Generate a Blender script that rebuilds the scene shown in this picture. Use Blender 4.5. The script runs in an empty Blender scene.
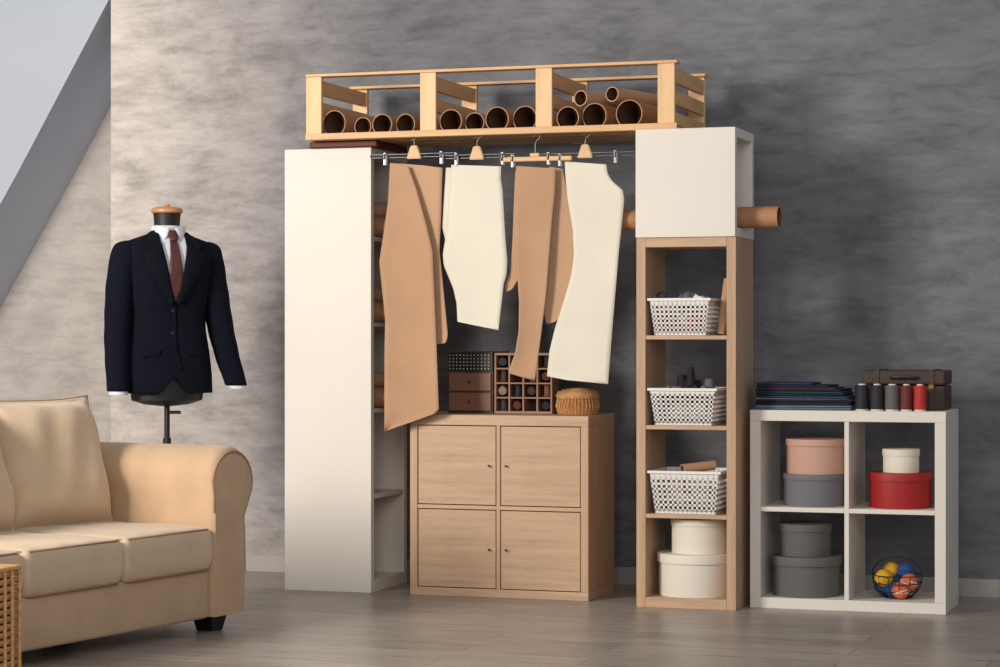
import bpy, bmesh, math, random
from mathutils import Vector, Matrix
random.seed(7)
S = bpy.context.scene
S.view_settings.view_transform = 'Standard'
S.view_settings.look = 'None'
COL = S.collection

# ------------------------------------------------------------ materials
def lin(c):
    c = c / 255.0
    return c / 12.92 if c <= 0.04045 else ((c + 0.055) / 1.055) ** 2.4
def rgb(r, g, b): return (lin(r), lin(g), lin(b), 1)
def nodes(name):
    m = bpy.data.materials.new(name); m.use_nodes = True
    nt = m.node_tree; b = nt.nodes['Principled BSDF']
    return m, nt, b
def N(nt, t, **kw):
    n = nt.nodes.new(t)
    for k, v in kw.items(): setattr(n, k, v)
    return n
def coords(nt, scale=(1, 1, 1), rot=(0, 0, 0)):
    tc = N(nt, 'ShaderNodeTexCoord'); mp = N(nt, 'ShaderNodeMapping')
    mp.inputs['Scale'].default_value = scale; mp.inputs['Rotation'].default_value = rot
    nt.links.new(tc.outputs['Object'], mp.inputs['Vector'])
    return mp.outputs['Vector']
def noise(nt, vec, scale, detail=4, rough=.55, dist=0):
    n = N(nt, 'ShaderNodeTexNoise'); n.inputs['Scale'].default_value = scale
    n.inputs['Detail'].default_value = detail; n.inputs['Roughness'].default_value = rough
    n.inputs['Distortion'].default_value = dist
    nt.links.new(vec, n.inputs['Vector']); return n.outputs['Fac']
def ramp(nt, fac, stops):
    r = N(nt, 'ShaderNodeValToRGB')
    e = r.color_ramp.elements
    while len(e) < len(stops): e.new(.5)
    for i, (p, c) in enumerate(stops): e[i].position = p; e[i].color = c
    nt.links.new(fac, r.inputs['Fac']); return r.outputs['Color']
def bump(nt, b, fac, strength=.2, dist=.01):
    n = N(nt, 'ShaderNodeBump'); n.inputs['Strength'].default_value = strength
    n.inputs['Distance'].default_value = dist
    nt.links.new(fac, n.inputs['Height']); nt.links.new(n.outputs['Normal'], b.inputs['Normal'])
def shade(c, k): return (min(1, c[0] * k), min(1, c[1] * k), min(1, c[2] * k), 1)

def mat(name, c, rough=.6, var=.12, scale=12, bstr=.0, bscale=None, metal=0, stretch=(1, 1, 1), sheen=0, spec=None):
    m, nt, b = nodes(name)
    v = coords(nt, stretch)
    f = noise(nt, v, scale)
    nt.links.new(ramp(nt, f, [(.3, shade(c, 1 - var)), (.7, shade(c, 1 + var))]), b.inputs['Base Color'])
    b.inputs['Roughness'].default_value = rough; b.inputs['Metallic'].default_value = metal
    if spec is not None: b.inputs['Specular IOR Level'].default_value = spec
    if sheen: b.inputs['Sheen Weight'].default_value = sheen
    if bstr:
        bump(nt, b, noise(nt, v, bscale or scale * 6, 3), bstr, .004)
    return m
def wood(name, c, axis='x', var=.16, rough=.5, scale=5):
    m, nt, b = nodes(name)
    st = {'x': (1, 14, 14), 'y': (14, 1, 14), 'z': (14, 14, 1)}[axis]
    v = coords(nt, st)
    f = noise(nt, v, scale * .5, 6, .6)
    f2 = noise(nt, v, scale * 3, 3, .6)
    mx = N(nt, 'ShaderNodeMath', operation='MULTIPLY_ADD'); mx.inputs[1].default_value = .3
    nt.links.new(f2, mx.inputs[0])
    m2 = N(nt, 'ShaderNodeMath', operation='MULTIPLY'); m2.inputs[1].default_value = .7
    nt.links.new(f, m2.inputs[0]); nt.links.new(m2.outputs[0], mx.inputs[2])
    nt.links.new(ramp(nt, mx.outputs[0], [(.3, shade(c, 1 - var * 1.5)), (.5, c), (.68, shade(c, 1 + var))]), b.inputs['Base Color'])
    b.inputs['Roughness'].default_value = rough
    bump(nt, b, f2, .08, .002)
    return m

OAKC = rgb(188, 156, 126)
M = dict(
    white=mat('white_laminate', rgb(220, 214, 204), .55, .02, 3),
    whitein=mat('white_board', rgb(210, 205, 197), .55, .02, 3),
    oakx=wood('oak_x', OAKC, 'x'), oakz=wood('oak_z', rgb(184, 151, 120), 'z'), oaky=wood('oak_y', OAKC, 'y'),
    pinex=wood('pine_x', rgb(208, 164, 116), 'x', .14), piney=wood('pine_y', rgb(208, 164, 114), 'y', .14),
    pinez=wood('pine_z', rgb(222, 182, 134), 'z', .14),
    kraft=mat('kraft_paper', rgb(182, 144, 112), .85, .07, 4, .3, 9),
    kraft2=mat('kraft_paper_light', rgb(190, 152, 119), .85, .07, 4, .3, 9),
    paper=mat('pattern_paper', rgb(222, 215, 199), .85, .04, 5, .4, 10),
    roll=mat('roll_paper', rgb(168, 122, 86), .65, .15, 10),
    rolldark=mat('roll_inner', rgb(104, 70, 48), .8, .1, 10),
    steel=mat('steel_wire', rgb(130, 130, 132), .4, .05, 20, metal=1),
    beech=wood('beech', rgb(212, 172, 124), 'x', .1),
    navy=mat('navy_wool', rgb(14, 17, 28), .95, .2, 60, .3, 300, spec=.12),
    lapel=mat('navy_lapel', rgb(10, 13, 22), .9, .15, 60, .3, 300, spec=.15),
    shirt=mat('white_cotton', rgb(210, 214, 222), .8, .02, 20),
    tie=mat('burgundy_tie', rgb(78, 36, 34), .5, .15, 80, .2, 200),
    black=mat('black_plastic', rgb(14, 14, 15), .5, .1, 10),
    capw=wood('cap_wood', rgb(192, 134, 84), 'x', .12, .4),
    sofa=mat('beige_microfibre', rgb(188, 158, 126), .9, .08, 7, .3, 60, sheen=.2),
    sofac=mat('beige_cushion', rgb(202, 178, 148), .9, .08, 6, .3, 60, sheen=.2),
    pipe=mat('beige_piping', rgb(156, 124, 94), .8, .05, 20),
    basket=mat('white_plastic', rgb(230, 228, 224), .4, .02, 5),
    peach=mat('peach_card', rgb(196, 156, 138), .7, .04, 5),
    grey=mat('grey_card', rgb(108, 108, 112), .7, .04, 5),
    dgrey=mat('dark_grey_card', rgb(92, 92, 92), .7, .04, 5),
    cream=mat('cream_card', rgb(224, 217, 202), .7, .03, 5),
    red=mat('red_card', rgb(156, 22, 24), .55, .06, 5),
    dred=mat('dark_red_cloth', rgb(92, 26, 24), .7, .1, 8),
    leather=mat('brown_leather', rgb(60, 40, 32), .55, .25, 14, .3, 60),
    brass=mat('brass', rgb(150, 116, 64), .4, .05, 10, metal=1),
    drawer=mat('drawer_leather', rgb(126, 86, 62), .5, .12, 12, .2, 80),
    dframe=mat('drawer_frame', rgb(62, 44, 37), .55, .12, 12),
    walnut=wood('walnut', rgb(146, 108, 82), 'x', .15),
    wicker=mat('wicker', rgb(196, 148, 96), .6, .25, 60, .5, 120),
    base=mat('baseboard_paint', rgb(158, 154, 150), .55, .04, 3),
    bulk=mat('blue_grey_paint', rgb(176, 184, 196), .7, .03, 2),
    bulk_lit=mat('blue_grey_paint_lit_under', rgb(190, 198, 212), .7, .03, 2),  # paler copy of the bulkhead paint, floor bounce light put into the colour
)

def plaster(name, left, right, x0, x1, con=1.0):
    m, nt, b = nodes(name)
    big = noise(nt, coords(nt, (1, 1, 1.5)), 1.1, 4, .55)
    fine = noise(nt, coords(nt, (1, 1, 4.2)), 5.0, 9, .72, .3)
    mid = noise(nt, coords(nt, (1, 1, 1.9)), 3.6, 7, .68, .5)
    tc = N(nt, 'ShaderNodeTexCoord'); sp = N(nt, 'ShaderNodeSeparateXYZ')
    nt.links.new(tc.outputs['Object'], sp.inputs[0])
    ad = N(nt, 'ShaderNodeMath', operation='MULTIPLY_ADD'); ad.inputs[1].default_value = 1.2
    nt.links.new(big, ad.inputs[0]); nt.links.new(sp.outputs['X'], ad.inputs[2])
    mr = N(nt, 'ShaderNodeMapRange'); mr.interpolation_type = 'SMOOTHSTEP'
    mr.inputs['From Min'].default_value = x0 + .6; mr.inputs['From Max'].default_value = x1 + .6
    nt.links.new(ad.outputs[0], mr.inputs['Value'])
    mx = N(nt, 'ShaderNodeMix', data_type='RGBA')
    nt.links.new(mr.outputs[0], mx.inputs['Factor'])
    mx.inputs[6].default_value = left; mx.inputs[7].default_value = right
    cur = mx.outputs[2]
    def gy(v): v = 1 - (1 - v) * con; return (v, v, v * 1.005, 1)
    for kk in (ramp(nt, fine, [(.36, gy(.74)), (.5, gy(.94)), (.62, gy(1.05))]),
               ramp(nt, mid, [(.36, gy(.76)), (.5, gy(.98)), (.64, gy(1.10))]),
               ramp(nt, big, [(.36, gy(.84)), (.62, gy(1.0))])):
        a = N(nt, 'ShaderNodeMix', data_type='RGBA', blend_type='MULTIPLY'); a.inputs['Factor'].default_value = 1
        nt.links.new(cur, a.inputs[6]); nt.links.new(kk, a.inputs[7]); cur = a.outputs[2]
    nt.links.new(cur, b.inputs['Base Color'])
    b.inputs['Roughness'].default_value = .8
    bump(nt, b, fine, .15, .010)
    return m
M['plaster'] = plaster('plaster_light_falloff', rgb(226, 217, 208), rgb(122, 123, 127), -4.2, -2.3)  # mottled plaster; light falloff put into the colour, bright left to dim right
M['plasterL'] = plaster('decorative_plaster_recess', rgb(196, 190, 184), rgb(196, 190, 184), -4.3, -2.1, .6)

def floormat():
    m, nt, b = nodes('grey_oak_laminate')
    v = coords(nt)
    br = N(nt, 'ShaderNodeTexBrick'); br.offset = .37
    br.inputs['Scale'].default_value = 1; br.inputs['Brick Width'].default_value = 1.25
    br.inputs['Row Height'].default_value = .17; br.inputs['Mortar Size'].default_value = .0018
    br.inputs['Color1'].default_value = rgb(168, 157, 146); br.inputs['Color2'].default_value = rgb(150, 140, 130)
    br.inputs['Mortar'].default_value = rgb(88, 80, 72)
    nt.links.new(v, br.inputs['Vector'])
    g = noise(nt, coords(nt, (1.2, 10, 1)), 3, 8, .7)
    k = ramp(nt, g, [(.33, (.58, .58, .58, 1)), (.5, (.9, .9, .9, 1)), (.66, (1, 1, 1, 1))])
    a = N(nt, 'ShaderNodeMix', data_type='RGBA', blend_type='MULTIPLY'); a.inputs['Factor'].default_value = 1
    nt.links.new(br.outputs['Color'], a.inputs[6]); nt.links.new(k, a.inputs[7])
    nt.links.new(a.outputs[2], b.inputs['Base Color'])
    b.inputs['Roughness'].default_value = .36
    bump(nt, b, g, .1, .003)
    return m
M['floor'] = floormat()

# ------------------------------------------------------------ geometry helpers
def empty(name, loc=(0, 0, 0), rz=0):
    o = bpy.data.objects.new(name, None); COL.objects.link(o)
    o.location = loc; o.rotation_euler[2] = rz; o.empty_display_size = .1
    return o
def put(name, bm, m, parent=None, smooth=False, loc=(0, 0, 0), rot=(0, 0, 0)):
    me = bpy.data.meshes.new(name)
    bmesh.ops.recalc_face_normals(bm, faces=bm.faces)
    bm.to_mesh(me); bm.free()
    o = bpy.data.objects.new(name, me); COL.objects.link(o)
    for mm in (m if isinstance(m, (list, tuple)) else [m]): me.materials.append(mm)
    if smooth:
        for p in me.polygons: p.use_smooth = True
    o.location = loc; o.rotation_euler = rot
    if parent: o.parent = parent
    return o
def addbox(bm, x0, x1, y0, y1, z0, z1):
    vs = [bm.verts.new((x, y, z)) for x in (x0, x1) for y in (y0, y1) for z in (z0, z1)]
    for f in ((0, 1, 3, 2), (4, 6, 7, 5), (0, 4, 5, 1), (2, 3, 7, 6), (0, 2, 6, 4), (1, 5, 7, 3)):
        bm.faces.new([vs[i] for i in f])
def box(name, x0, x1, y0, y1, z0, z1, m, parent=None, bev=.002, seg=2, smooth=False, rot=(0, 0, 0)):
    cx, cy, cz = (x0 + x1) / 2, (y0 + y1) / 2, (z0 + z1) / 2
    bm = bmesh.new(); addbox(bm, x0 - cx, x1 - cx, y0 - cy, y1 - cy, z0 - cz, z1 - cz)
    if bev: bmesh.ops.bevel(bm, geom=bm.edges[:], offset=bev, segments=seg, affect='EDGES', profile=.5)
    return put(name, bm, m, parent, smooth, (cx, cy, cz), rot)
def lathe(name, prof, m, parent=None, seg=40, loc=(0, 0, 0), rot=(0, 0, 0), smooth=True, sx=1, sy=1):
    bm = bmesh.new(); rings = []
    for r, z in prof:
        if r < 1e-5: rings.append([bm.verts.new((0, 0, z))])
        else: rings.append([bm.verts.new((r * math.cos(2 * math.pi * i / seg) * sx, r * math.sin(2 * math.pi * i / seg) * sy, z)) for i in range(seg)])
    for a, b in zip(rings, rings[1:]):
        if len(a) == 1 and len(b) == 1: continue
        for i in range(seg):
            j = (i + 1) % seg
            if len(a) == 1: bm.faces.new((a[0], b[j], b[i]))
            elif len(b) == 1: bm.faces.new((a[i], a[j], b[0]))
            else: bm.faces.new((a[i], a[j], b[j], b[i]))
    o = put(name, bm, m, parent, smooth, loc, rot)
    if smooth:
        md = o.modifiers.new('es', 'EDGE_SPLIT'); md.split_angle = math.radians(40)
    return o
def tube(name, pts, r, m, parent=None, cyclic=False, res=3, smoothc=False):
    cu = bpy.data.curves.new(name, 'CURVE'); cu.dimensions = '3D'
    cu.bevel_depth = r; cu.bevel_resolution = res; cu.use_fill_caps = True
    sp = cu.splines.new('NURBS' if smoothc else 'POLY'); sp.points.add(len(pts) - 1)
    for p, q in zip(sp.points, pts): p.co = (*q, 1)
    sp.use_cyclic_u = cyclic
    if smoothc: sp.order_u = 3; sp.use_endpoint_u = not cyclic
    o = bpy.data.objects.new(name, cu); COL.objects.link(o); cu.materials.append(m)
    if parent: o.parent = parent
    return o
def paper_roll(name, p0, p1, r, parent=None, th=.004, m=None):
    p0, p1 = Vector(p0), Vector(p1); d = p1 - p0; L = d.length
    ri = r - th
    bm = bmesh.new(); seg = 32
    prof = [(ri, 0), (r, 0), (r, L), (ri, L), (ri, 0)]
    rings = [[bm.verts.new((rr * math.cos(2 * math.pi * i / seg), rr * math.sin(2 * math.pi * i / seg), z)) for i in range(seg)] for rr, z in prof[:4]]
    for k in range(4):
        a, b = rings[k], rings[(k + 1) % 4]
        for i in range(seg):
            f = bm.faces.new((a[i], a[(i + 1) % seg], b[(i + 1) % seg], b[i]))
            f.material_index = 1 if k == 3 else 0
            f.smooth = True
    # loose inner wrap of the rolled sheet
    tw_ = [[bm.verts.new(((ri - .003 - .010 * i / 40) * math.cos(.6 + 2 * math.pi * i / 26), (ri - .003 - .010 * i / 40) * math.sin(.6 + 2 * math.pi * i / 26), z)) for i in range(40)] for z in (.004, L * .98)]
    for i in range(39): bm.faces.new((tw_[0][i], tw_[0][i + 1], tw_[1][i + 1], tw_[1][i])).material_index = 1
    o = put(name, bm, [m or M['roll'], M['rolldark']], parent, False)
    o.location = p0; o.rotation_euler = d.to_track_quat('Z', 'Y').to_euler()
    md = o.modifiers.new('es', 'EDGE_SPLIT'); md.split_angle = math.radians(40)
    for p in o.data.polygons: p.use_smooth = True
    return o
def sheet(name, poly, m, parent, yf, rows=60, cols=12, thick=.0015, clip=False):
    zs = [p[1] for p in poly]; z1, z0 = max(zs) - 1e-4, min(zs) + 1e-4
    bm = bmesh.new(); grid = []
    for i in range(rows + 1):
        z = z1 + (z0 - z1) * i / rows; xs = []
        for (ax, az), (bx, bz) in zip(poly, poly[1:] + poly[:1]):
            if (az - z) * (bz - z) <= 0 and az != bz: xs.append(ax + (bx - ax) * (z - az) / (bz - az))
        a, b = min(xs), max(xs)
        grid.append([bm.verts.new((a + (b - a) * j / cols, yf(a + (b - a) * j / cols, z, j / cols), z)) for j in range(cols + 1)])
    for r0, r1 in zip(grid, grid[1:]):
        for j in range(cols): bm.faces.new((r0[j], r0[j + 1], r1[j + 1], r1[j]))
    o = put(name, bm, m, parent, True)
    md = o.modifiers.new('sol', 'SOLIDIFY'); md.thickness = thick; md.offset = 0
    return o
def pillow(name, sx, sy, sz, m, parent, loc, rot=(0, 0, 0), puff=.35, pinch=.03, wr=0, seed=0):
    bm = bmesh.new(); bmesh.ops.create_cube(bm, size=2)
    bmesh.ops.subdivide_edges(bm, edges=bm.edges[:], cuts=15, use_grid_fill=True)
    for v in bm.verts:
        x, y, z = v.co
        ex = (1 - abs(x) ** 4) * (1 - abs(y) ** 4)
        k = 1 - puff + puff * max(0, ex) ** .5
        zz = z * k
        w_ = wr * (math.sin(x * 5 + y * 3 + seed) * math.sin(y * 7 - x * 2 + seed)) * (1 if abs(z) > .9 else 0)
        v.co = (x * sx / 2 * (1 - .05 * abs(z) ** 3) * (1 - pinch * (1 - abs(y) ** 3)), y * sy / 2 * (1 - .05 * abs(z) ** 3) * (1 - pinch * (1 - abs(x) ** 3)), zz * sz / 2 + w_)
    o = put(name, bm, m, parent, True, loc, rot)
    md = o.modifiers.new('sub', 'SUBSURF'); md.levels = 1; md.render_levels = 1
    return o

# ------------------------------------------------------------ room
WY = .22
XC = -4.97
RD = .50
box('floor', -6.6, 2.5, -11, 1.0, -.06, 0, M['floor'], None, 0)
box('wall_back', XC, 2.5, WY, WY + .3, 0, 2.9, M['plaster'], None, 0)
box('wall_recess', -6.6, XC - .001, WY + RD, WY + RD + .14, 0, 2.9, M['plasterL'], None, 0)
box('wall_left', -6.75, -6.6, -11, 1.0, 0, 2.9, M['plasterL'], None, 0)
box('baseboard_back', XC + .001, 2.5, WY - .014, WY, 0, .075, M['base'], None, .003)
bm = bmesh.new()
yf, yb = WY - .005, WY + RD - .002
k = (2.43 - 1.66) / (XC - .002 + 5.438); dz = .185
A = [(-6.59, max(.02, 1.66 + dz - k * (6.59 - 5.438))), (-5.438, 1.66 + dz), (XC - .002, 2.43 + dz), (XC - .002, 2.9), (-6.59, 2.9)]
f = [bm.verts.new((x, yf, z)) for x, z in A]; g = [bm.verts.new((x, yb, z)) for x, z in A]
bm.faces.new(f); bm.faces.new(g[::-1])
for i in range(5):
    j = (i + 1) % 5
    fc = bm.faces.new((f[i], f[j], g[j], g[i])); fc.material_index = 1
put('attic_slope_bulkhead', bm, [M['bulk'], M['bulk_lit']])

# ------------------------------------------------------------ tall white cube shelf (open side faces right)
tw = empty('tall_white_shelf')
x0, x1, y0, y1, H = -3.82, -3.433, -.42, -.0, 1.835
box('front_side_panel', x0, x1, y0, y0 + .036, 0, H, M['white'], tw)
box('rear_side_panel', x0, x1, y1 - .036, y1, 0, H, M['white'], tw)
box('top_board', x0, x1, y0 + .036, y1 - .036, H - .036, H, M['white'], tw)
box('bottom_board', x0, x1, y0 + .036, y1 - .036, 0.0, .05, M['white'], tw)
for i in range(1, 5):
    z = .04 + i * .355
    box('shelf_%d' % i, x0 + .004, x1 - .004, y0 + .036, y1 - .036, z - .009, z + .009, M['whitein'], tw, .001)
box('back_strip', x0, x0 + .012, y0 + .036, y1 - .036, .05, H - .036, M['whitein'], tw, 0)
for i, z in enumerate((1.469 + .045, 1.114 + .045, .759 + .045)):
    g = empty('kraft_paper_roll')
    paper_roll('roll', (x0 + .03, -.30, z), (x1 + .085, -.30, z), .042, g)
    paper_roll('roll_b', (x0 + .03, -.19, z), (x1 + .03, -.19, z), .040, g)
    paper_roll('roll_c', (x0 + .03, -.245, z + .070), (x1 + .05, -.245, z + .070), .034, g, m=M['kraft2'])

bk = empty('red_fabric_book')
box('cover', -3.70, -3.40, -.44, -.08, 1.836, 1.861, M['dred'], bk, .004)
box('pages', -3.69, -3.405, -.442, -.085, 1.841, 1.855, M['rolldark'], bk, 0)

# ------------------------------------------------------------ wooden cabinet
cb = empty('oak_cabinet')
x0, x1, y0, y1, H = -3.262, -2.503, -.42, -.03, .738
box('top', x0, x1, y0, y1, H - .042, H, M['oakx'], cb)
box('bottom', x0, x1, y0, y1, 0, .034, M['oakx'], cb)
box('side_l', x0, x0 + .032, y0, y1, .034, H - .042, M['oakz'], cb)
box('side_r', x1 - .032, x1, y0, y1, .034, H - .042, M['oakz'], cb)
box('back', x0 + .03, x1 - .03, y1 - .01, y1, .034, H - .042, M['oakx'], cb, 0)
xm, zm = (x0 + x1) / 2, .363
box('divider_v', xm - .008, xm + .008, y0 + .002, y1 - .01, .034, H - .042, M['oakz'], cb)
for sx in (0, 1):
    xa, xb_ = (x0 + .032, xm - .008) if sx == 0 else (xm + .008, x1 - .032)
    box('divider_h', xa, xb_, y0 + .002, y1 - .01, zm - .008, zm + .008, M['oakx'], cb)
    for sz in (0, 1):
        za, zb = (.034, zm - .008) if sz == 0 else (zm + .008, H - .042)
        box('door', xa + .0035, xb_ - .0035, y0 + .003, y0 + .020, za + .0035, zb - .0035, M['oakx'], cb, .0015)
        kx = (xb_ - .028) if sx == 0 else (xa + .028); kz = (za + zb) / 2
        lathe('knob', [(0, 0), (.003, 0), (.003, .008), (.005, .011), (.005, .014), (0, .015)], M['dframe'], cb, 20, (kx, y0 + .003, kz), (math.radians(90), 0, 0))

# ------------------------------------------------------------ tall oak shelf
sh = empty('tall_oak_shelf')
x0, x1, y0, y1, H = -2.274, -1.878, -.54, -.22, 1.44
box('side_l', x0, x0 + .037, y0, y1, 0, H, M['oakz'], sh)
box('side_r', x1 - .037, x1, y0, y1, 0, H, M['oakz'], sh)
box('top', x0 + .037, x1 - .037, y0, y1, H - .037, H, M['oakx'], sh)
box('bottom', x0 + .037, x1 - .037, y0, y1, 0, .04, M['oakx'], sh)
SZ = [1.06, .71, .365]
for i, z in enumerate(SZ):
    box('shelf_%d' % (i + 1), x0 + .037, x1 - .037, y0 + .002, y1, z - .016, z, M['oakx'], sh)

# white cube on top: open tunnel left-right, a cardboard tube runs through it
wb = empty('white_cube_shelf')
a0, a1, b0, b1, c0, c1 = -2.276, -1.880, -.545, -.20, 1.441, 1.863
box('front_panel', a0, a1, b0, b0 + .036, c0, c1, M['white'], wb)
box('rear_panel', a0, a1, b1 - .036, b1, c0, c1, M['white'], wb)
box('top', a0, a1, b0 + .036, b1 - .036, c1 - .036, c1, M['white'], wb)
box('bottom', a0, a1, b0 + .036, b1 - .036, c0, c0 + .036, M['white'], wb)
g = empty('long_cardboard_tube')
paper_roll('tube', (-2.50, -.385, 1.5200), (-1.735, -.41, 1.5200), .042, g, m=M['roll'])

# ------------------------------------------------------------ white 2x2 shelf
kx = empty('white_cube_bookcase')
x0, x1, y0, y1, H = -1.849, -1.094, -.42, -.03, .77
box('top', x0, x1, y0, y1, H - .042, H, M['white'], kx)
box('bottom', x0, x1, y0, y1, 0, .042, M['white'], kx)
box('side_l', x0, x0 + .042, y0, y1, .042, H - .042, M['white'], kx)
box('side_r', x1 - .042, x1, y0, y1, .042, H - .042, M['white'], kx)
xm = (x0 + x1) / 2
box('divider_v', xm - .009, xm + .009, y0 + .002, y1, .042, H - .042, M['white'], kx)
for xa, xb_ in ((x0 + .042, xm - .009), (xm + .009, x1 - .042)):
    box('divider_h', xa, xb_, y0 + .002, y1, H / 2 - .009, H / 2 + .009, M['white'], kx)

# ------------------------------------------------------------ pine rack on top
cr = empty('pine_slatted_rack')
yf, yb = -.50, .03
zb, zt = 1.864, 2.135
PX = [-3.655, -3.155, -2.665, -2.165]
for i, px in enumerate(PX):
    box('front_post_%d' % i, px - .034, px + .034, yf, yf + .02, zb, zt - .012, M['pinez'], cr)
    box('rear_post_%d' % i, px - .034, px + .034, yb - .02, yb, zb, zt - .012, M['pinez'], cr)
    for j, (sa, sb) in enumerate(((2.05, 2.110), (1.965, 2.02), (1.885, 1.935))):
        sx0 = px + .006 if i < 3 else px + .012
        box('side_slat_%d_%d' % (i, j), sx0, sx0 + .02, yf + .02, yb - .02, sa, sb, M['piney'], cr)
XL, XR = PX[0] - .035, PX[3] + .045
box('top_front', XL, XR, yf - .004, yf + .055, zt - .012, zt, M['pinex'], cr)
box('top_rear', XL, XR, yb - .055, yb + .004, zt - .012, zt, M['pinex'], cr)
box('bottom_front', XL, XR, yf - .006, yf, zb, zb + .026, M['pinex'], cr)
for i in range(4):
    ya = yf + .03 + i * .12
    box('bottom_slat_%d' % i, XL, XR, ya, ya + .085, zb, zb + .012, M['pinex'], cr)
zr = zb + .0125
RO = [(-3.573, .055, .16), (-3.455, .040, .14), (-3.362, .044, .02), (-3.268, .044, .12), (-3.065, .049, .03), (-2.970, .042, .01),
      (-2.868, .051, .07), (-2.757, .052, .05), (-2.572, .047, .04), (-2.468, .053, .12), (-2.32, .056, .10)]
for i, (x, r, dx) in enumerate(RO):
    g = empty('kraft_paper_roll')
    paper_roll('roll', (x, yf + .022 + (.02 if i % 2 else 0), zr + r), (x + dx * .5, yb - .03, zr + r), r, g)
for (x, r, z, dx) in ((-2.53, .032, zr + .128, .16), (-2.40, .030, zr + .140, .12)):
    g = empty('kraft_paper_roll')
    paper_roll('roll', (x, yf + .06, z), (x + dx, yb - .04, z), r, g, m=M['kraft2'])

# ------------------------------------------------------------ hangers
def hanger(xc, xa, xb, zbar, wooden=False, yy=-.452):
    g = empty('clip_hanger')
    ztop = 1.862
    tube('hook', [(xc, yy, zbar), (xc, yy, zbar + .045), (xc + .004, yy, zbar + .06), (xc + .018, yy, zbar + .07), (xc + .02, yy, max(zbar + .085, ztop - .012)), (xc + .008, yy, ztop - .001), (xc - .012, yy, ztop - .006)], .002, M['steel'], g)
    if wooden:
        box('wooden_bar', xa, xb, yy - .012, yy + .012, zbar - .022, zbar - .002, M['beech'], g, .005)
        box('wooden_core', xc - .02, xc + .02, yy - .012, yy + .012, zbar - .004, zbar + .012, M['beech'], g, .004)
    else:
        tube('bar_top', [(xa, yy, zbar), (xb, yy, zbar)], .0022, M['steel'], g)
        tube('bar_low', [(xa, yy + .012, zbar - .012), (xb, yy + .012, zbar - .012)], .0022, M['steel'], g)
        tube('bar_end', [(xa, yy, zbar), (xa - .006, yy + .006, zbar - .006), (xa, yy + .012, zbar - .012)], .0022, M['steel'], g)
        bm = bmesh.new()
        pts = [(-.032, -.02), (.032, -.02), (.014, .034), (-.014, .034)]
        v0 = [bm.verts.new((a, -.010, b)) for a, b in pts]; v1 = [bm.verts.new((a, .010, b)) for a, b in pts]
        bm.faces.new(v0); bm.faces.new(v1[::-1])
        for i in range(4): bm.faces.new((v0[i], v0[(i + 1) % 4], v1[(i + 1) % 4], v1[i]))
        bmesh.ops.bevel(bm, geom=bm.edges[:], offset=.003, segments=2, affect='EDGES')
        put('wooden_core', bm, M['beech'], g, False, (xc, yy + .004, zbar))
    for cx_ in (xa + (xb - xa) * .17, xa + (xb - xa) * .83):
        box('clip', cx_ - .006, cx_ + .006, yy - .012, yy - .007, zbar - .045, zbar + .008, M['steel'], g, .002)
        box('clip_back', cx_ - .006, cx_ + .006, yy + .007, yy + .012, zbar - .045, zbar + .006, M['steel'], g, .002)
        tube('clip_ring', [(cx_, yy - .013, zbar - .02), (cx_, yy - .017, zbar - .01), (cx_, yy - .013, zbar + .002)], .003, M['steel'], g)
hanger(-3.232, -3.42, -3.05, 1.80)
hanger(-2.962, -3.10, -2.80, 1.79)
hanger(-2.715, -2.86, -2.56, 1.778, True)
hanger(-2.507, -2.73, -2.31, 1.785)

def wave(y0, ph, amp=.003, curl=.004):
    def fn(x, z, j):
        d = max(0, 1.75 - z)
        return y0 + amp * math.sin(x * 16 + z * 3 + ph) * min(1, d * 4) - curl * (2 * j - 1) ** 2 * min(1, d * 2) + .004 * math.sin(z * 6 + ph) * min(1, d * 3)
    return fn
p1 = empty('kraft_trouser_pattern')
sheet('panel_back', [(-3.337, 1.766), (-3.111, 1.745), (-3.116, 1.55), (-3.124, 1.408), (-3.086, 1.062), (-3.094, 1.03), (-3.189, 1.017), (-3.298, 1.205), (-3.337, 1.451)], M['kraft2'], p1, wave(-.446, 0))
sheet('panel_front', [(-3.330, 1.765), (-3.255, 1.758), (-3.215, 1.66), (-3.165, 1.50), (-3.141, 1.40), (-3.112, .75), (-3.348, .67), (-3.352, 1.0), (-3.350, 1.123), (-3.368, 1.29), (-3.376, 1.361), (-3.360, 1.46), (-3.338, 1.60)], M['kraft'], p1, wave(-.470, 1, .005, .012))
p2 = empty('white_blouse_pattern')
sheet('panel_rear', [(-3.10, 1.742), (-2.90, 1.742), (-2.90, 1.5), (-2.92, 1.16), (-3.03, 1.16), (-3.085, 1.38), (-3.115, 1.5)], M['paper'], p2, wave(-.435, 0))
sheet('panel', [(-3.069, 1.751), (-2.856, 1.746), (-2.858, 1.69), (-2.850, 1.645), (-2.836, 1.45), (-2.828, 1.363), (-2.832, 1.30), (-2.843, 1.271), (-2.868, 1.082), (-3.043, 1.115), (-3.046, 1.19), (-3.060, 1.25), (-3.100, 1.345), (-3.104, 1.39), (-3.085, 1.50), (-3.078, 1.609)], M['paper'], p2, wave(-.458, 2))
p3 = empty('kraft_trouser_pattern')
sheet('panel_front', [(-2.79, 1.739), (-2.623, 1.735), (-2.626, 1.63), (-2.636, 1.54), (-2.66, 1.24), (-2.685, 1.05), (-2.71, .88), (-2.82, .91), (-2.79, .99), (-2.775, 1.08), (-2.773, 1.20), (-2.785, 1.35), (-2.792, 1.50)], M['kraft'], p3, wave(-.470, 3, .005, .010))
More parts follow.
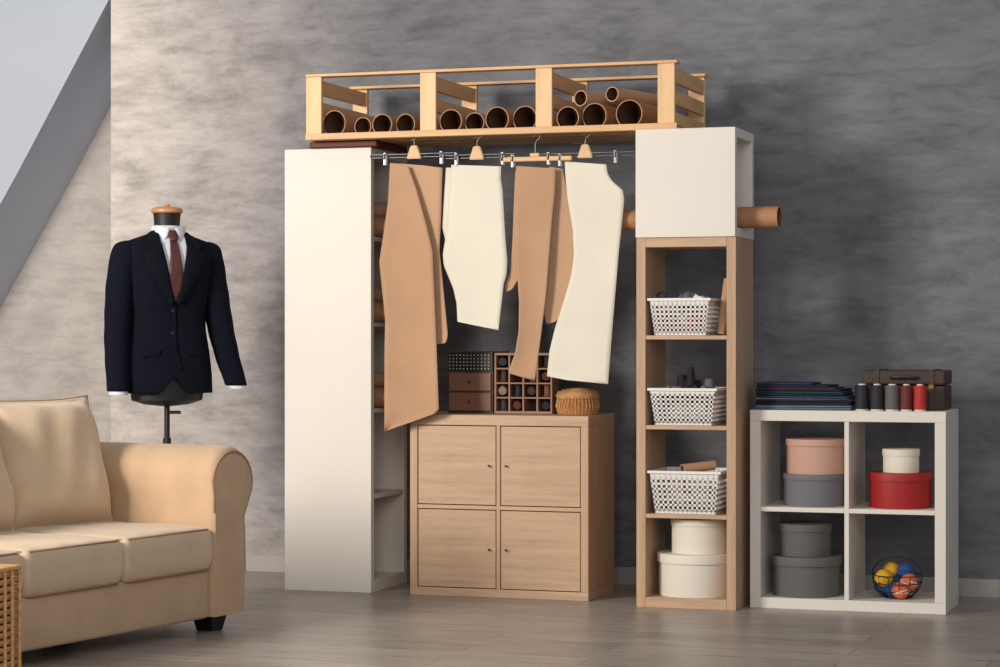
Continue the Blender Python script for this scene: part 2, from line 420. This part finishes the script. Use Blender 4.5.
sheet('panel_rear', [(-2.66, 1.735), (-2.605, 1.73), (-2.575, 1.58), (-2.55, 1.45), (-2.536, 1.36), (-2.538, 1.28), (-2.56, 1.20), (-2.595, 1.15), (-2.635, 1.115), (-2.67, 1.105), (-2.71, 1.24), (-2.70, 1.5)], M['kraft2'], p3, wave(-.440, 1))
sheet('panel_edge', [(-2.80, 1.72), (-2.77, 1.72), (-2.775, 1.40), (-2.79, 1.285), (-2.815, 1.245), (-2.840, 1.235), (-2.845, 1.26), (-2.822, 1.32), (-2.812, 1.45)], M['kraft2'], p3, wave(-.448, 0, .002, .0))
p4 = empty('white_trouser_pattern')
sheet('panel', [(-2.59, 1.752), (-2.42, 1.75), (-2.413, 1.70), (-2.395, 1.67), (-2.352, 1.635), (-2.345, 1.60), (-2.352, 1.53), (-2.366, 1.40), (-2.378, 1.25), (-2.41, .868), (-2.665, .89), (-2.652, 1.00), (-2.628, 1.09), (-2.590, 1.20), (-2.560, 1.30), (-2.550, 1.38), (-2.556, 1.48), (-2.578, 1.60), (-2.586, 1.68)], M['paper'], p4, wave(-.458, 4))

# ------------------------------------------------------------ things on the cabinet
ct = .7385
FY = -.22
md_ = empty('mini_drawer_chest')
box('shell', -3.17, -2.97, FY, .0, ct, ct + .255, M['dframe'], md_, .003)
box('patterned_top', -3.167, -2.973, FY - .004, FY, ct + .175, ct + .25, M['black'], md_, .001)
for i in range(5):
    for j in range(12):
        box('dot', -3.161 + j * .0155, -3.157 + j * .0155, FY - .0055, FY - .004, ct + .182 + i * .014, ct + .186 + i * .014, M['cream'], md_, 0)
for i in range(2):
    za = ct + .010 + i * .082
    box('drawer_%d' % i, -3.162, -2.978, FY - .008, FY + .01, za, za + .075, M['drawer'], md_, .003)
    lathe('pull', [(0, 0), (.004, 0), (.004, .008), (.006, .012), (0, .015)], M['dframe'], md_, 16, (-3.07, FY - .008, za + .038), (math.radians(90), 0, 0))
og = empty('thread_spool_organizer')
ox0, ox1, oy0, oy1, oz0, oz1 = -2.965, -2.715, FY, FY + .10, ct, ct + .25
box('base', ox0, ox1, oy0, oy1, oz0, oz0 + .01, M['walnut'], og, .001)
box('lid', ox0, ox1, oy0, oy1, oz1 - .01, oz1, M['walnut'], og, .001)
box('rear', ox0, ox1, oy1 - .006, oy1, oz0 + .01, oz1 - .01, M['dframe'], og, 0)
for i in range(5):
    x = ox0 + .004 + (ox1 - ox0 - .008) * i / 4
    box('upright', x - .004, x + .004, oy0, oy1 - .006, oz0 + .01, oz1 - .01, M['walnut'], og, .001)
for i in range(1, 4):
    z = oz0 + .005 + (oz1 - oz0 - .01) * i / 4
    box('tier', ox0, ox1, oy0 + .001, oy1 - .006, z - .003, z + .003, M['walnut'], og, 0)
spc = [rgb(50, 50, 54), rgb(96, 44, 38), rgb(150, 130, 108), rgb(34, 34, 38), rgb(70, 50, 44), rgb(120, 78, 50)]
SPM = [mat('thread_%d' % i, c, .7, .2, 8, .3, 200, stretch=(1, 1, 20)) for i, c in enumerate(spc)]
for i in range(4):
    for j in range(4):
        if (i * 3 + j * 5) % 7 == 6: continue
        x = ox0 + (ox1 - ox0) * (i + .5) / 4; z = oz0 + .0105 + (oz1 - oz0 - .01) * j / 4
        if (i + j) % 2:
            lathe('spool_flat', [(0, 0), (.016, 0), (.018, .003), (.018, .03), (.016, .033), (.006, .033), (.006, .055), (0, .056)], SPM[(i + 2 * j) % 6], og, 16, (x, oy0 + .015, z + .027 - .006), (math.radians(-75), 0, .2))
        else:
            lathe('spool', [(0, 0), (.018, 0), (.018, .004), (.014, .006), (.013, .042), (.018, .044), (.018, .047), (0, .047)], SPM[(i + 2 * j) % 6], og, 16, (x, oy0 + .035, z))
wk = empty('wicker_basket_with_lid')
R = .088; WX, WYY = -2.60, -.24
prof = []
for i in range(15):
    t_ = i / 14; r = R * (.82 + .18 * math.sin(math.pi * (.15 + t_ * .7)))
    prof += [(r - .003, t_ * .065), (r + .002, t_ * .065 + .0025)]
lathe('body', [(0, 0)] + prof + [(0, .068)], M['wicker'], wk, 60, (WX, WYY, ct))
lathe('lid', [(0, .066), (R * .97, .066), (R + .001, .072), (R * 1.0, .080), (R * .95, .088), (R * .86, .095), (R * .7, .100), (R * .4, .104), (0, .105)], M['wicker'], wk, 60, (WX, WYY, ct))
for rr_, zz_ in ((.99, .078), (.9, .093), (.72, .1), (.5, .1035), (.28, .1055)):
    tube('lid_coil', [(WX + R * rr_ * math.cos(a * math.pi / 18), WYY + R * rr_ * math.sin(a * math.pi / 18), ct + zz_) for a in range(36)], .003, M['wicker'], wk, True, 1)
for i in range(36):
    a = i * math.pi / 18
    tube('stake', [(WX + math.cos(a) * r_, WYY + math.sin(a) * r_, ct + z_) for r_, z_ in ((R * .9, .003), (R * 1.01, .035), (R * .93, .067))], .0025, M['wicker'], wk, res=1)

# ------------------------------------------------------------ perforated baskets
def basket(xa, xb, ya, yb, z, h):
    g = empty('perforated_plastic_basket')
    xc, yc = (xa + xb) / 2, (ya + yb) / 2; hx, hy = (xb - xa) / 2, (yb - ya) / 2
    bm = bmesh.new(); kbot = .86
    def pt(side, s, t_):
        k = kbot + (1 - kbot) * t_
        return {0: (s * hx * k, -hy * k), 1: (s * hx * k, hy * k), 2: (-hx * k, s * hy * k), 3: (hx * k, s * hy * k)}[side]
    def bar(side, s0, s1, t0, t1):
        ps = []
        for d in (0, -.0035):
            for s, t_ in ((s0, t0), (s1, t0), (s1, t1), (s0, t1)):
                x, y = pt(side, s, t_)
                if side == 0: y -= d
                elif side == 1: y += d
                elif side == 2: x -= d
                else: x += d
                ps.append(bm.verts.new((x, y, t_ * h)))
        a = ps[:4]; b = ps[4:]
        bm.faces.new(a); bm.faces.new(b[::-1])
        for i in range(4): bm.faces.new((a[i], b[i], b[(i + 1) % 4], a[(i + 1) % 4]))
    for side in range(4):
        n = 13
        for i in range(n + 1):
            s = -1 + 2 * i / n
            w = .030 if 0 < i < n else .06
            bar(side, max(-1, s - w), min(1, s + w), .02, .98)
        for j in range(7):
            t_ = .08 + j * .125
            bar(side, -1, 1, t_ - .026, t_ + .026)
        bar(side, -1, 1, 0, .09); bar(side, -1, 1, .85, 1)
    put('lattice', bm, M['basket'], g, False, (xc, yc, z))
    bm = bmesh.new()
    for (p, q, r_, s_) in ((-hx - .006, hx + .006, -hy - .006, -hy + .004), (-hx - .006, hx + .006, hy - .004, hy + .006), (-hx - .006, -hx + .004, -hy, hy), (hx - .004, hx + .006, -hy, hy)):
        addbox(bm, p, q, r_, s_, h - .008, h + .002)
    addbox(bm, -hx * kbot, hx * kbot, -hy * kbot, hy * kbot, 0, .004)
    put('rim_and_base', bm, M['basket'], g, False, (xc, yc, z))
    return g
B1 = basket(-2.225, -1.985, -.53, -.25, SZ[0] + .001, .142)
B2 = basket(-2.225, -1.960, -.53, -.25, SZ[1] + .001, .142)
B3 = basket(-2.225, -1.945, -.53, -.25, SZ[2] + .001, .165)

def blob(name, r, m, parent, loc, seed, sq=(1, 1, 1), amp=.25):
    rnd = random.Random(seed); bm = bmesh.new(); bmesh.ops.create_icosphere(bm, subdivisions=3, radius=r)
    ph = [rnd.uniform(0, 6) for _ in range(6)]
    for v in bm.verts:
        n = v.co.normalized()
        k = 1 + amp * (math.sin(n.x * 5 + ph[0]) * math.sin(n.y * 6 + ph[1]) + .5 * math.sin(n.z * 9 + ph[2] + n.x * 4))
        v.co = Vector((v.co.x * k * sq[0], v.co.y * k * sq[1], v.co.z * k * sq[2]))
    return put(name, bm, m, parent, True, loc)
cols = dict(y=rgb(210, 160, 30), b=rgb(30, 70, 130), o=rgb(204, 100, 64), t=rgb(30, 90, 90), r=rgb(160, 36, 42), w=rgb(225, 220, 210), k=rgb(22, 22, 25), n=rgb(24, 32, 66), p=rgb(84, 40, 84), g=rgb(50, 80, 60), gr=rgb(96, 96, 100), db=rgb(24, 50, 84), lb=rgb(90, 120, 150))
CM = {k_: mat('cloth_' + k_, v_, .8, .12, 10, .4, 80) for k_, v_ in cols.items()}
g = B1
for i, (c_, x, y, z) in enumerate((('w', -2.17, -.45, .115), ('gr', -2.10, -.42, .145), ('w', -2.05, -.44, .13), ('k', -2.13, -.33, .13), ('r', -2.14, -.475, .055), ('r', -2.06, -.475, .055), ('w', -2.10, -.46, .06), ('lb', -2.05, -.35, .13))):
    blob('scrap_%d' % i, .032, CM[c_], g, (x, y, SZ[0] + z), i, (1.1, 1, .8))
tube('scissor_loop', [(-2.19 + .018 * math.cos(a * .6), -.47, SZ[0] + .155 + .014 * math.sin(a * .6)) for a in range(11)], .004, CM['n'], g, True)
tube('scissor_loop_b', [(-2.145 + .018 * math.cos(a * .6), -.47, SZ[0] + .16 + .014 * math.sin(a * .6)) for a in range(11)], .004, CM['n'], g, True)
g = B2
for i, (c_, x, y, z) in enumerate((('k', -2.16, -.44, .11), ('k', -2.08, -.42, .145), ('gr', -2.02, -.44, .12), ('k', -2.10, -.33, .12), ('w', -2.12, -.46, .05), ('w', -2.05, -.46, .05))):
    blob('scrap_%d' % i, .034, CM[c_], g, (x, y, SZ[1] + z), i + 20, (1.2, 1, .9))
lathe('cone', [(0, 0), (.02, 0), (.012, .07), (0, .072)], CM['k'], g, 20, (-2.08, -.44, SZ[1] + .155))
lathe('cone_b', [(0, 0), (.022, 0), (.018, .045), (0, .047)], CM['k'], g, 20, (-2.125, -.40, SZ[1] + .15))
lathe('cone_c', [(0, 0), (.022, 0), (.018, .04), (0, .042)], CM['gr'], g, 20, (-2.01, -.42, SZ[1] + .14))
g = B3
for i, (c_, x, y, z) in enumerate((('w', -2.15, -.42, .10), ('w', -2.05, -.40, .11), ('w', -2.12, -.45, .06), ('w', -2.04, -.45, .06), ('o', -2.15, -.36, .12))):
    blob('scrap_%d' % i, .035, CM[c_], g, (x, y, SZ[2] + z), i + 40, (1.3, 1, .7))
paper_roll('roll', (-2.11, -.46, SZ[2] + .172), (-2.0, -.38, SZ[2] + .185), .019, g, m=M['kraft'])
g = empty('kraft_board_offcut')
paper_roll('roll', (-1.960, -.44, SZ[0] + .003), (-1.940, -.40, SZ[0] + .220), .017, g, m=M['kraft'])
paper_roll('roll_b', (-1.955, -.36, SZ[0] + .003), (-1.947, -.33, SZ[0] + .185), .018, g)

# ------------------------------------------------------------ round boxes
def roundbox(x, y, z, r, h, m, lidh=None, sx=1):
    g = empty('round_hat_box'); lidh = lidh or h * .28
    lathe('body', [(0, 0), (r * .955, 0), (r * .96, .003), (r * .96, h - lidh), (r * .95, h - lidh + .001)], m, g, 56, (x, y, z))
    lathe('lid', [(r * .95, h - lidh), (r, h - lidh), (r, h - .003), (r * .99, h), (0, h)], m, g, 56, (x, y, z))
    return h + z
t_ = roundbox(-2.075, -.385, .0405, .150, .165, M['cream'], .035)
roundbox(-2.058, -.385, t_ + .0005, .114, .135, M['cream'], .025)
t_ = roundbox(-1.625, -.27, .3945, .122, .125, M['grey'], .022)
roundbox(-1.618, -.27, t_ + .0005, .118, .135, M['peach'], .025)
t_ = roundbox(-1.655, -.27, .0425, .138, .155, M['dgrey'], .035)
roundbox(-1.66, -.27, t_ + .0005, .105, .125, M['dgrey'], .028)
t_ = roundbox(-1.288, -.27, .3945, .124, .135, M['red'], .03)
roundbox(-1.285, -.27, t_ + .0005, .072, .090, M['cream'], .025)

g = empty('wire_basket_of_yarn')
bx, by, bz = -1.298, -.28, .0425
for k_, (r, z) in enumerate(((.055, .006), (.08, .03), (.093, .06), (.098, .09))):
    tube('ring_%d' % k_, [(bx + r * math.cos(a * math.pi / 14), by + r * math.sin(a * math.pi / 14), bz + z) for a in range(28)], .0022, M['black'], g, True)
for i in range(14):
    a = i * math.pi / 7
    tube('rib_%d' % i, [(bx + r * math.cos(a), by + r * math.sin(a), bz + z) for r, z in ((0.005, .004), (.055, .004), (.08, .03), (.093, .06), (.098, .09))], .0016, M['black'], g)
tube('handle', [(bx + .098 * math.cos(a * math.pi / 12), by, bz + .09 + .07 * math.sin(a * math.pi / 12)) for a in range(13)], .003, M['black'], g)
for i, (c_, x, y, z) in enumerate((('y', -.045, -.045, .08), ('b', -.012, -.03, .04), ('o', .05, -.03, .065), ('t', 0, .04, .06), ('b', -.055, .0, .045), ('b', .03, .02, .10), ('o', .02, -.05, .035), ('y', -.03, .045, .1))):
    blob('ball_%d' % i, .034, CM[c_], g, (bx + x, by + y, bz + z), 60 + i, (1, 1, 1), .03)
    for j in range(5):
        ang = j * .7 + i
        u1 = Vector((math.cos(ang), math.sin(ang), .3)).normalized(); u2 = u1.cross(Vector((0, 0, 1))).normalized()
        tube('strand', [tuple(Vector((bx + x, by + y, bz + z)) + .0345 * (u1 * math.cos(q * .5236) + u2 * math.sin(q * .5236))) for q in range(12)], .002, CM['w' if (c_ == 'o' and j % 2) else c_], g, True, 1)

# ------------------------------------------------------------ on top of the white bookcase
g = empty('folded_fabric_stack')
z = .7705
for i, (c_, w_, t_) in enumerate((('gr', .385, .010), ('lb', .38, .007), ('k', .38, .012), ('n', .385, .010), ('w', .365, .004), ('db', .37, .010), ('k', .35, .010), ('t', .34, .007), ('k', .34, .008), ('p', .31, .005), ('k', .29, .010), ('db', .22, .008))):
    o = box('cloth_%d' % i, -1.84 + random.uniform(0, .012), -1.84 + w_, -.375 + random.uniform(-.012, .012), -.12, z, z + t_, CM[c_], g, t_ * .45, 3, True, (0, random.uniform(-.004, .004), random.uniform(-.04, .04)))
    z += t_ + .0004
cs = empty('vintage_leather_case')
ca, cb_, cy0, cy1, cz0, cz1 = -1.425, -1.115, -.29, -.08, .7705, .925
box('body', ca, cb_, cy0, cy1, cz0, cz0 + .095, M['leather'], cs, .006, 3)
box('lid', ca - .002, cb_ + .002, cy0 - .002, cy1 + .002, cz0 + .098, cz1, M['leather'], cs, .008, 3)
for x in (ca + .05, cb_ - .05):
    box('strap', x - .01, x + .01, cy0 - .006, cy1 + .004, cz0 + .002, cz1 + .003, M['dframe'], cs, .002)
    box('buckle', x - .010, x + .010, cy0 - .010, cy0 - .005, cz0 + .082, cz0 + .100, M['brass'], cs, .002)
tube('handle', [(-1.32, cy0 - .002, cz1 - .03), (-1.32, cy0 - .03, cz1 - .025), (-1.22, cy0 - .03, cz1 - .025), (-1.22, cy0 - .002, cz1 - .03)], .006, M['dframe'], cs, smoothc=True)
for i, (x, c_) in enumerate(((-1.420, rgb(14, 18, 30)), (-1.362, rgb(22, 24, 26)), (-1.304, rgb(88, 86, 86)), (-1.250, rgb(96, 30, 28)), (-1.198, rgb(176, 36, 28)))):
    g = empty('thread_cone')
    tm = mat('cone_thread_%d' % i, c_, .6, .2, 8, .3, 150, stretch=(1, 1, 25))
    r = .028 if i < 3 else .024
    lathe('thread', [(0, .006), (r, .006), (r * 1.02, .012), (r * .98, .092), (r * .8, .098), (0, .098)], tm, g, 32, (x, -.37, .7705))
    lathe('core', [(0, 0), (r * .9, 0), (r * .9, .006), (r * .5, .007)], M['cream'], g, 24, (x, -.37, .7705))
    lathe('core_top', [(r * .5, .097), (r * .5, .103), (r * .35, .103), (r * .35, .09)], M['cream'], g, 24, (x, -.37, .7705))

# ------------------------------------------------------------ mannequin with suit
mq = empty('tailor_mannequin_in_suit', (-4.222, -.70, 0), math.radians(42))
mq.scale = (1.05, 1.05, 1)
ZW = [(.825, .178, .118), (.9, .176, .116), (1.0, .165, .110), (1.08, .152, .102), (1.15, .150, .104), (1.25, .163, .118), (1.33, .176, .122), (1.39, .184, .110), (1.425, .184, .094), (1.442, .170, .084), (1.458, .128, .074), (1.472, .084, .064), (1.49, .060, .056)]
def WD(z):
    if z <= ZW[0][0]: return ZW[0][1:]
    for a, b in zip(ZW, ZW[1:]):
        if z <= b[0]:
            t_ = (z - a[0]) / (b[0] - a[0]); return a[1] + (b[1] - a[1]) * t_, a[2] + (b[2] - a[2]) * t_
    return ZW[-1][1:]
EX = 2.4
def fy(x, z, off=0):
    w, d = WD(z); q = min(.98, abs(x) / w)
    return -d * (1 - q ** EX) ** (1 / EX) - off
bm = bmesh.new(); rings = []; SG = 64
zs = [.825 + (1.49 - .825) * i / 46 for i in range(47)]
for z in zs:
    w, d = WD(z); ring = []
    for i in range(SG):
        a = 2 * math.pi * i / SG; cx_, sy_ = math.cos(a), math.sin(a)
        x = w * math.copysign(abs(cx_) ** (2 / EX), cx_); y = d * math.copysign(abs(sy_) ** (2 / EX), sy_)
        zz = z
        if z < .92 and y < 0: zz = z + .07 * max(0, 1 - abs(x) / .06) * (1 - (z - .825) / .095)
        ring.append(bm.verts.new((x, y, zz)))
    rings.append(ring)
for a, b in zip(rings, rings[1:]):
    for i in range(SG): bm.faces.new((a[i], a[(i + 1) % SG], b[(i + 1) % SG], b[i]))
jb = put('jacket_body', bm, M['navy'], mq, True)
sd = jb.modifiers.new('sol', 'SOLIDIFY'); sd.thickness = .006; sd.offset = -1
def sleeve(name, pts, m, fold=0):
    """stack of horizontal elliptical rings, smoothly interpolated: (x, y, z, rx, ry)"""
    bm = bmesh.new(); rs = []; n = 28; pp = []
    for i in range(len(pts) - 1):
        for k_ in range(6):
            t_ = k_ / 6; p0 = pts[max(0, i - 1)]; p1 = pts[i]; p2 = pts[i + 1]; p3 = pts[min(len(pts) - 1, i + 2)]
            pp.append([.5 * (2 * p1[q] + (p2[q] - p0[q]) * t_ + (2 * p0[q] - 5 * p1[q] + 4 * p2[q] - p3[q]) * t_ ** 2 + (-p0[q] + 3 * p1[q] - 3 * p2[q] + p3[q]) * t_ ** 3) for q in range(5)])
    pp.append(list(pts[-1]))
    for p in pp:
        rs.append([bm.verts.new((p[0] + p[3] * math.cos(2 * math.pi * k_ / n) * (1 + fold * math.sin(p[2] * 60 + k_ * .6)), p[1] + p[4] * math.sin(2 * math.pi * k_ / n) * (1 + fold * math.sin(p[2] * 60 + k_ * .6)), p[2])) for k_ in range(n)])
    for a, b in zip(rs, rs[1:]):
        for i in range(n): bm.faces.new((a[i], a[(i + 1) % n], b[(i + 1) % n], b[i]))
    bm.faces.new(rs[0]); bm.faces.new(rs[-1][::-1])
    return put(name, bm, m, mq, True)
sleeve('sleeve_left', [(-.158, 0, 1.447, .012, .02), (-.162, 0, 1.438, .034, .045), (-.166, 0, 1.415, .050, .062), (-.172, 0, 1.36, .056, .070), (-.185, 0, 1.26, .056, .070), (-.198, -.01, 1.10, .052, .063), (-.205, -.03, .97, .048, .056), (-.207, -.055, .835, .043, .048)], M['navy'], .018)
sleeve('sleeve_right', [(.158, 0, 1.447, .012, .02), (.162, 0, 1.438, .034, .045), (.166, 0, 1.415, .050, .062), (.172, 0, 1.36, .056, .070), (.187, 0, 1.26, .056, .070), (.212, -.01, 1.10, .052, .063), (.238, -.025, .97, .048, .056), (.268, -.045, .855, .043, .048)], M['navy'], .018)
sleeve('cuff_left', [(-.207, -.052, .86, .036, .041), (-.208, -.058, .820, .037, .042)], M['shirt'])
sleeve('cuff_right', [(.262, -.042, .88, .036, .041), (.273, -.049, .840, .037, .042)], M['shirt'])
sheet('shirt_front', [(-.055, 1.487), (.055, 1.487), (.062, 1.44), (.008, 1.205), (-.008, 1.205), (-.062, 1.44)], M['shirt'], mq, lambda x, z, j: fy(x, z, .004), 24, 12)
sheet('tie_blade', [(-.013, 1.455), (.013, 1.455), (.032, 1.27), (.028, 1.21), (-.028, 1.21), (-.032, 1.27)], M['tie'], mq, lambda x, z, j: fy(x, z, .012), 24, 6, .005)
sheet('tie_knot', [(-.022, 1.486), (.022, 1.486), (.013, 1.445), (-.013, 1.445)], M['tie'], mq, lambda x, z, j: fy(x, z, .016) - .006 * (1 - (2 * j - 1) ** 2), 6, 6, .01)
for s in (-1, 1):
    sheet('lapel_upper', [(s * .050, 1.492), (s * .08, 1.477), (s * .118, 1.425), (s * .088, 1.398), (s * .050, 1.42)], M['lapel'], mq, lambda x, z, j: fy(x, z, .010), 14, 8, .005)
    sheet('lapel_lower', [(s * .052, 1.44), (s * .09, 1.405), (s * .125, 1.395), (s * .105, 1.33), (s * .02, 1.185), (s * .0, 1.195), (s * .018, 1.25)], M['lapel'], mq, lambda x, z, j: fy(x, z, .014 + .005 * math.sin(j * 3.1)), 24, 8, .005)
    sheet('collar_flap', [(s * .010, 1.498), (s * .056, 1.510), (s * .062, 1.478), (s * .046, 1.435), (s * .02, 1.466)], M['shirt'], mq, lambda x, z, j: -math.sqrt(max(1e-4, .071 ** 2 - x * x)) - .008 + (1.5 - z) * -.25, 12, 6, .003)
    sheet('pocket_flap', [(s * .055, 1.005), (s * .125, 1.000), (s * .123, .972), (s * .055, .976)], M['lapel'], mq, lambda x, z, j: fy(x, z, .004), 4, 8, .003)
lathe('shirt_collar_band', [(.060, 1.475), (.062, 1.508), (.058, 1.51), (.056, 1.475)], M['shirt'], mq, 32, (0, .004, 0))
sheet('closure_edge', [(-.004, 1.2), (.006, 1.2), (.01, 1.0), (.03, .92), (.02, .92), (.0, 1.0)], M['lapel'], mq, lambda x, z, j: fy(x, z, .003), 20, 2, .003)
for z in (1.16, 1.07):
    lathe('button', [(0, 0), (.008, 0), (.008, .003), (0, .004)], M['black'], mq, 16, (-.006, fy(0, z) - .003, z), (math.radians(90), 0, 0))
sheet('breast_pocket', [(.07, 1.318), (.125, 1.328), (.125, 1.312), (.07, 1.302)], M['lapel'], mq, lambda x, z, j: fy(x, z, .003), 4, 6, .003)
lathe('mannequin_torso', [(0, .770), (.02, .770), (.09, .778), (.14, .795), (.146, .84), (.13, .95), (.0, .96)], M['black'], mq, 40, (0, 0, 0), sy=.68)
lathe('mannequin_neck', [(.050, 1.42), (.048, 1.49), (.052, 1.545), (.054, 1.562), (0, 1.562)], M['black'], mq, 32)
lathe('neck_cap', [(0, 1.562), (.058, 1.562), (.062, 1.566), (.062, 1.576), (.056, 1.583), (.034, 1.588), (.014, 1.590), (.010, 1.594), (.010, 1.599), (0, 1.601)], M['capw'], mq, 36)
lathe('pole', [(0, .04), (.012, .04), (.012, .60), (.016, .60), (.016, .64), (.011, .64), (.011, .78), (0, .78)], M['black'], mq, 20)
tube('height_knob', [(0.0, 0, .745), (.05, -.02, .745)], .007, M['black'], mq)
for i in range(4):
    a = i * math.pi / 2 + .4
    tube('leg_%d' % i, [(0, 0, .10), (.09 * math.cos(a), .09 * math.sin(a), .09), (.22 * math.cos(a), .22 * math.sin(a), .02), (.25 * math.cos(a), .25 * math.sin(a), .012)], .011, M['black'], mq, smoothc=True)

# ------------------------------------------------------------ sofa
so = empty('beige_rolled_arm_sofa', (-3.455, -1.60, 0), math.radians(-10.1))
LEN = 1.92; AW = .2; DEP = .88
def arm(name, y_in, sgn):
    prof = [(-AW, .06), (-AW, .44), (-AW + .002, .50)]
    cy, cz, rr = -.080, .546, .118
    for i in range(16):
        a = math.radians(175 - i * 14); prof.append((cy + rr * 1.08 * math.cos(a), cz + rr * math.sin(a)))
    prof += [(-.010, .41), (-.004, .35), (0, .2), (0, .06)]
    bm = bmesh.new(); xs = [.004, -.004, -.02, -.045, -DEP + .06, -DEP + .03]
    sc = [.90, .96, .99, 1, 1, .97]; L_ = []
    for x, k_ in zip(xs, sc):
        L_.append([bm.verts.new((x, y_in + sgn * (-AW / 2 + (p[0] + AW / 2) * k_), .3 + (p[1] - .3) * (k_ if p[1] > .1 else 1))) for p in prof])
    n = len(prof)
    for a, b in zip(L_, L_[1:]):
        for i in range(n): bm.faces.new((a[i], a[(i + 1) % n], b[(i + 1) % n], b[i]))
    bm.faces.new(L_[0]); bm.faces.new(L_[-1][::-1])
    o = put(name, bm, M['sofa'], so, True)
    e = o.modifiers.new('es', 'EDGE_SPLIT'); e.split_angle = math.radians(50)
    tube(name + '_piping', [(.000, y_in + sgn * (-AW / 2 + (p[0] + AW / 2) * .94), .3 + (p[1] - .3) * .94) for p in prof[1:-1]], .005, M['pipe'], so)
arm('arm_far', 0, 1)
arm('arm_near', -LEN, -1)
box('base', -DEP + .04, -.015, -LEN + AW, -AW, .055, .235, M['sofa'], so, .015, 3, True)
box('backrest', -DEP, -DEP + .20, -LEN + AW, -AW + .02, .06, .70, M['sofa'], so, .05, 5, True)
nC = 3; cw = (LEN - 2 * AW) / nC
for i in range(nC):
    yc = -AW - cw * (i + .5)
    pillow('seat_cushion_%d' % i, .68, cw - .002, .17, M['sofac'], so, (-.33, yc, .305), puff=.10, pinch=.0, wr=.003, seed=i)
    for zz in (.232, .372):
        x0_, x1_, ya_, yb_ = -.64, -.004, yc - cw / 2 + .012, yc + cw / 2 - .012
        tube('cushion_piping', [(x0_, ya_, zz), (x1_ - .02, ya_, zz), (x1_, ya_ + .02, zz), (x1_, yb_ - .02, zz), (x1_ - .02, yb_, zz), (x0_, yb_, zz)], .0045, M['pipe'], so)
    pz = (0, math.radians(72), math.radians(-10 if i == 0 else 0))
    pc = (-.555, yc + .0, .598)
    pillow('back_cushion_%d' % i, .50, cw + .03, .25, M['sofac'], so, pc, pz, puff=.88, pinch=.06, wr=.009, seed=i * 2 + 1)
    # welt seam round the knife edge of the cushion
    pts = []
    hx_, hy_ = .25, (cw + .03) / 2
    for q in range(48):
        a = q * math.pi / 24; cx_, sx_ = math.cos(a), math.sin(a)
        m_ = max(abs(cx_), abs(sx_)); x_, y_ = cx_ / m_, sx_ / m_
        pts.append((x_ * hx_ * (1 - .06 * (1 - abs(y_) ** 3)), y_ * hy_ * (1 - .06 * (1 - abs(x_) ** 3)), 0))
    sm = tube('back_cushion_piping', pts, .006, M['pipe'], so, True)
    sm.location = pc; sm.rotation_euler = pz
for x in (-.08, -DEP + .1):
    for y in (-.11, -LEN + .10):
        lathe('foot', [(0, 0), (.046, 0), (.065, .06), (0, .061)], M['black'], so, 4, (x, y, 0), (0, 0, math.radians(45)), False)

# ------------------------------------------------------------ wicker table basket (lower-left)
wt = empty('wicker_side_basket')
wx0, wx1, wy0, wy1, wh = -3.66, -3.36, -3.68, -3.36, .385
box('liner', wx0 + .012, wx1 - .012, wy0 + .012, wy1 - .012, 0.004, wh - .02, M['dframe'], wt, 0)
nr = 18
for i in range(nr):
    z = .012 + (wh - .02) * i / (nr - 1)
    tube('weave_%d' % i, [(wx0, wy0, z), (wx1, wy0, z), (wx1, wy1, z), (wx0, wy1, z)], .0085, M['wicker'], wt, True)
for s in range(9):
    t_ = s / 8
    for p in ((wx0 + (wx1 - wx0) * t_, wy0 - .006), (wx0 + (wx1 - wx0) * t_, wy1 + .006), (wx0 - .006, wy0 + (wy1 - wy0) * t_), (wx1 + .006, wy0 + (wy1 - wy0) * t_)):
        tube('stake', [(p[0], p[1], .006), (p[0], p[1], wh)], .006, M['wicker'], wt, res=1)
box('lid', wx0 - .01, wx1 + .01, wy0 - .01, wy1 + .01, wh, wh + .014, M['wicker'], wt, .006, 3)

# ------------------------------------------------------------ lights
def area(name, loc, target, size, power, col, sy=None, spread=180):
    l = bpy.data.lights.new(name, 'AREA'); l.energy = power; l.color = col; l.size = size
    if sy: l.shape = 'RECTANGLE'; l.size_y = sy
    l.spread = math.radians(spread)
    o = bpy.data.objects.new(name, l); COL.objects.link(o); o.location = loc
    o.rotation_euler = (Vector(target) - Vector(loc)).to_track_quat('-Z', 'Y').to_euler()
    return o
area('window_light', (-5.4, -5.4, 2.3), (-4.0, 0, 1.3), 1.2, 270, (1, .92, .83), 1.5)
area('room_light', (0.0, -8.5, 3.2), (-2.5, 0, .9), 3.0, 140, (1, .94, .88))
w = bpy.data.worlds.new('world'); S.world = w; w.use_nodes = True
w.node_tree.nodes['Background'].inputs[0].default_value = (.88, .92, 1, 1)
w.node_tree.nodes['Background'].inputs[1].default_value = .40

# ------------------------------------------------------------ camera
cam = bpy.data.cameras.new('camera'); co = bpy.data.objects.new('camera', cam); COL.objects.link(co)
cam.lens = 2265 / 1000 * 36; cam.sensor_width = 36; cam.shift_y = .0045
co.location = (0, -9.1, 1.05); co.rotation_euler = (math.radians(90), 0, math.atan(750 / 2265))
S.camera = co
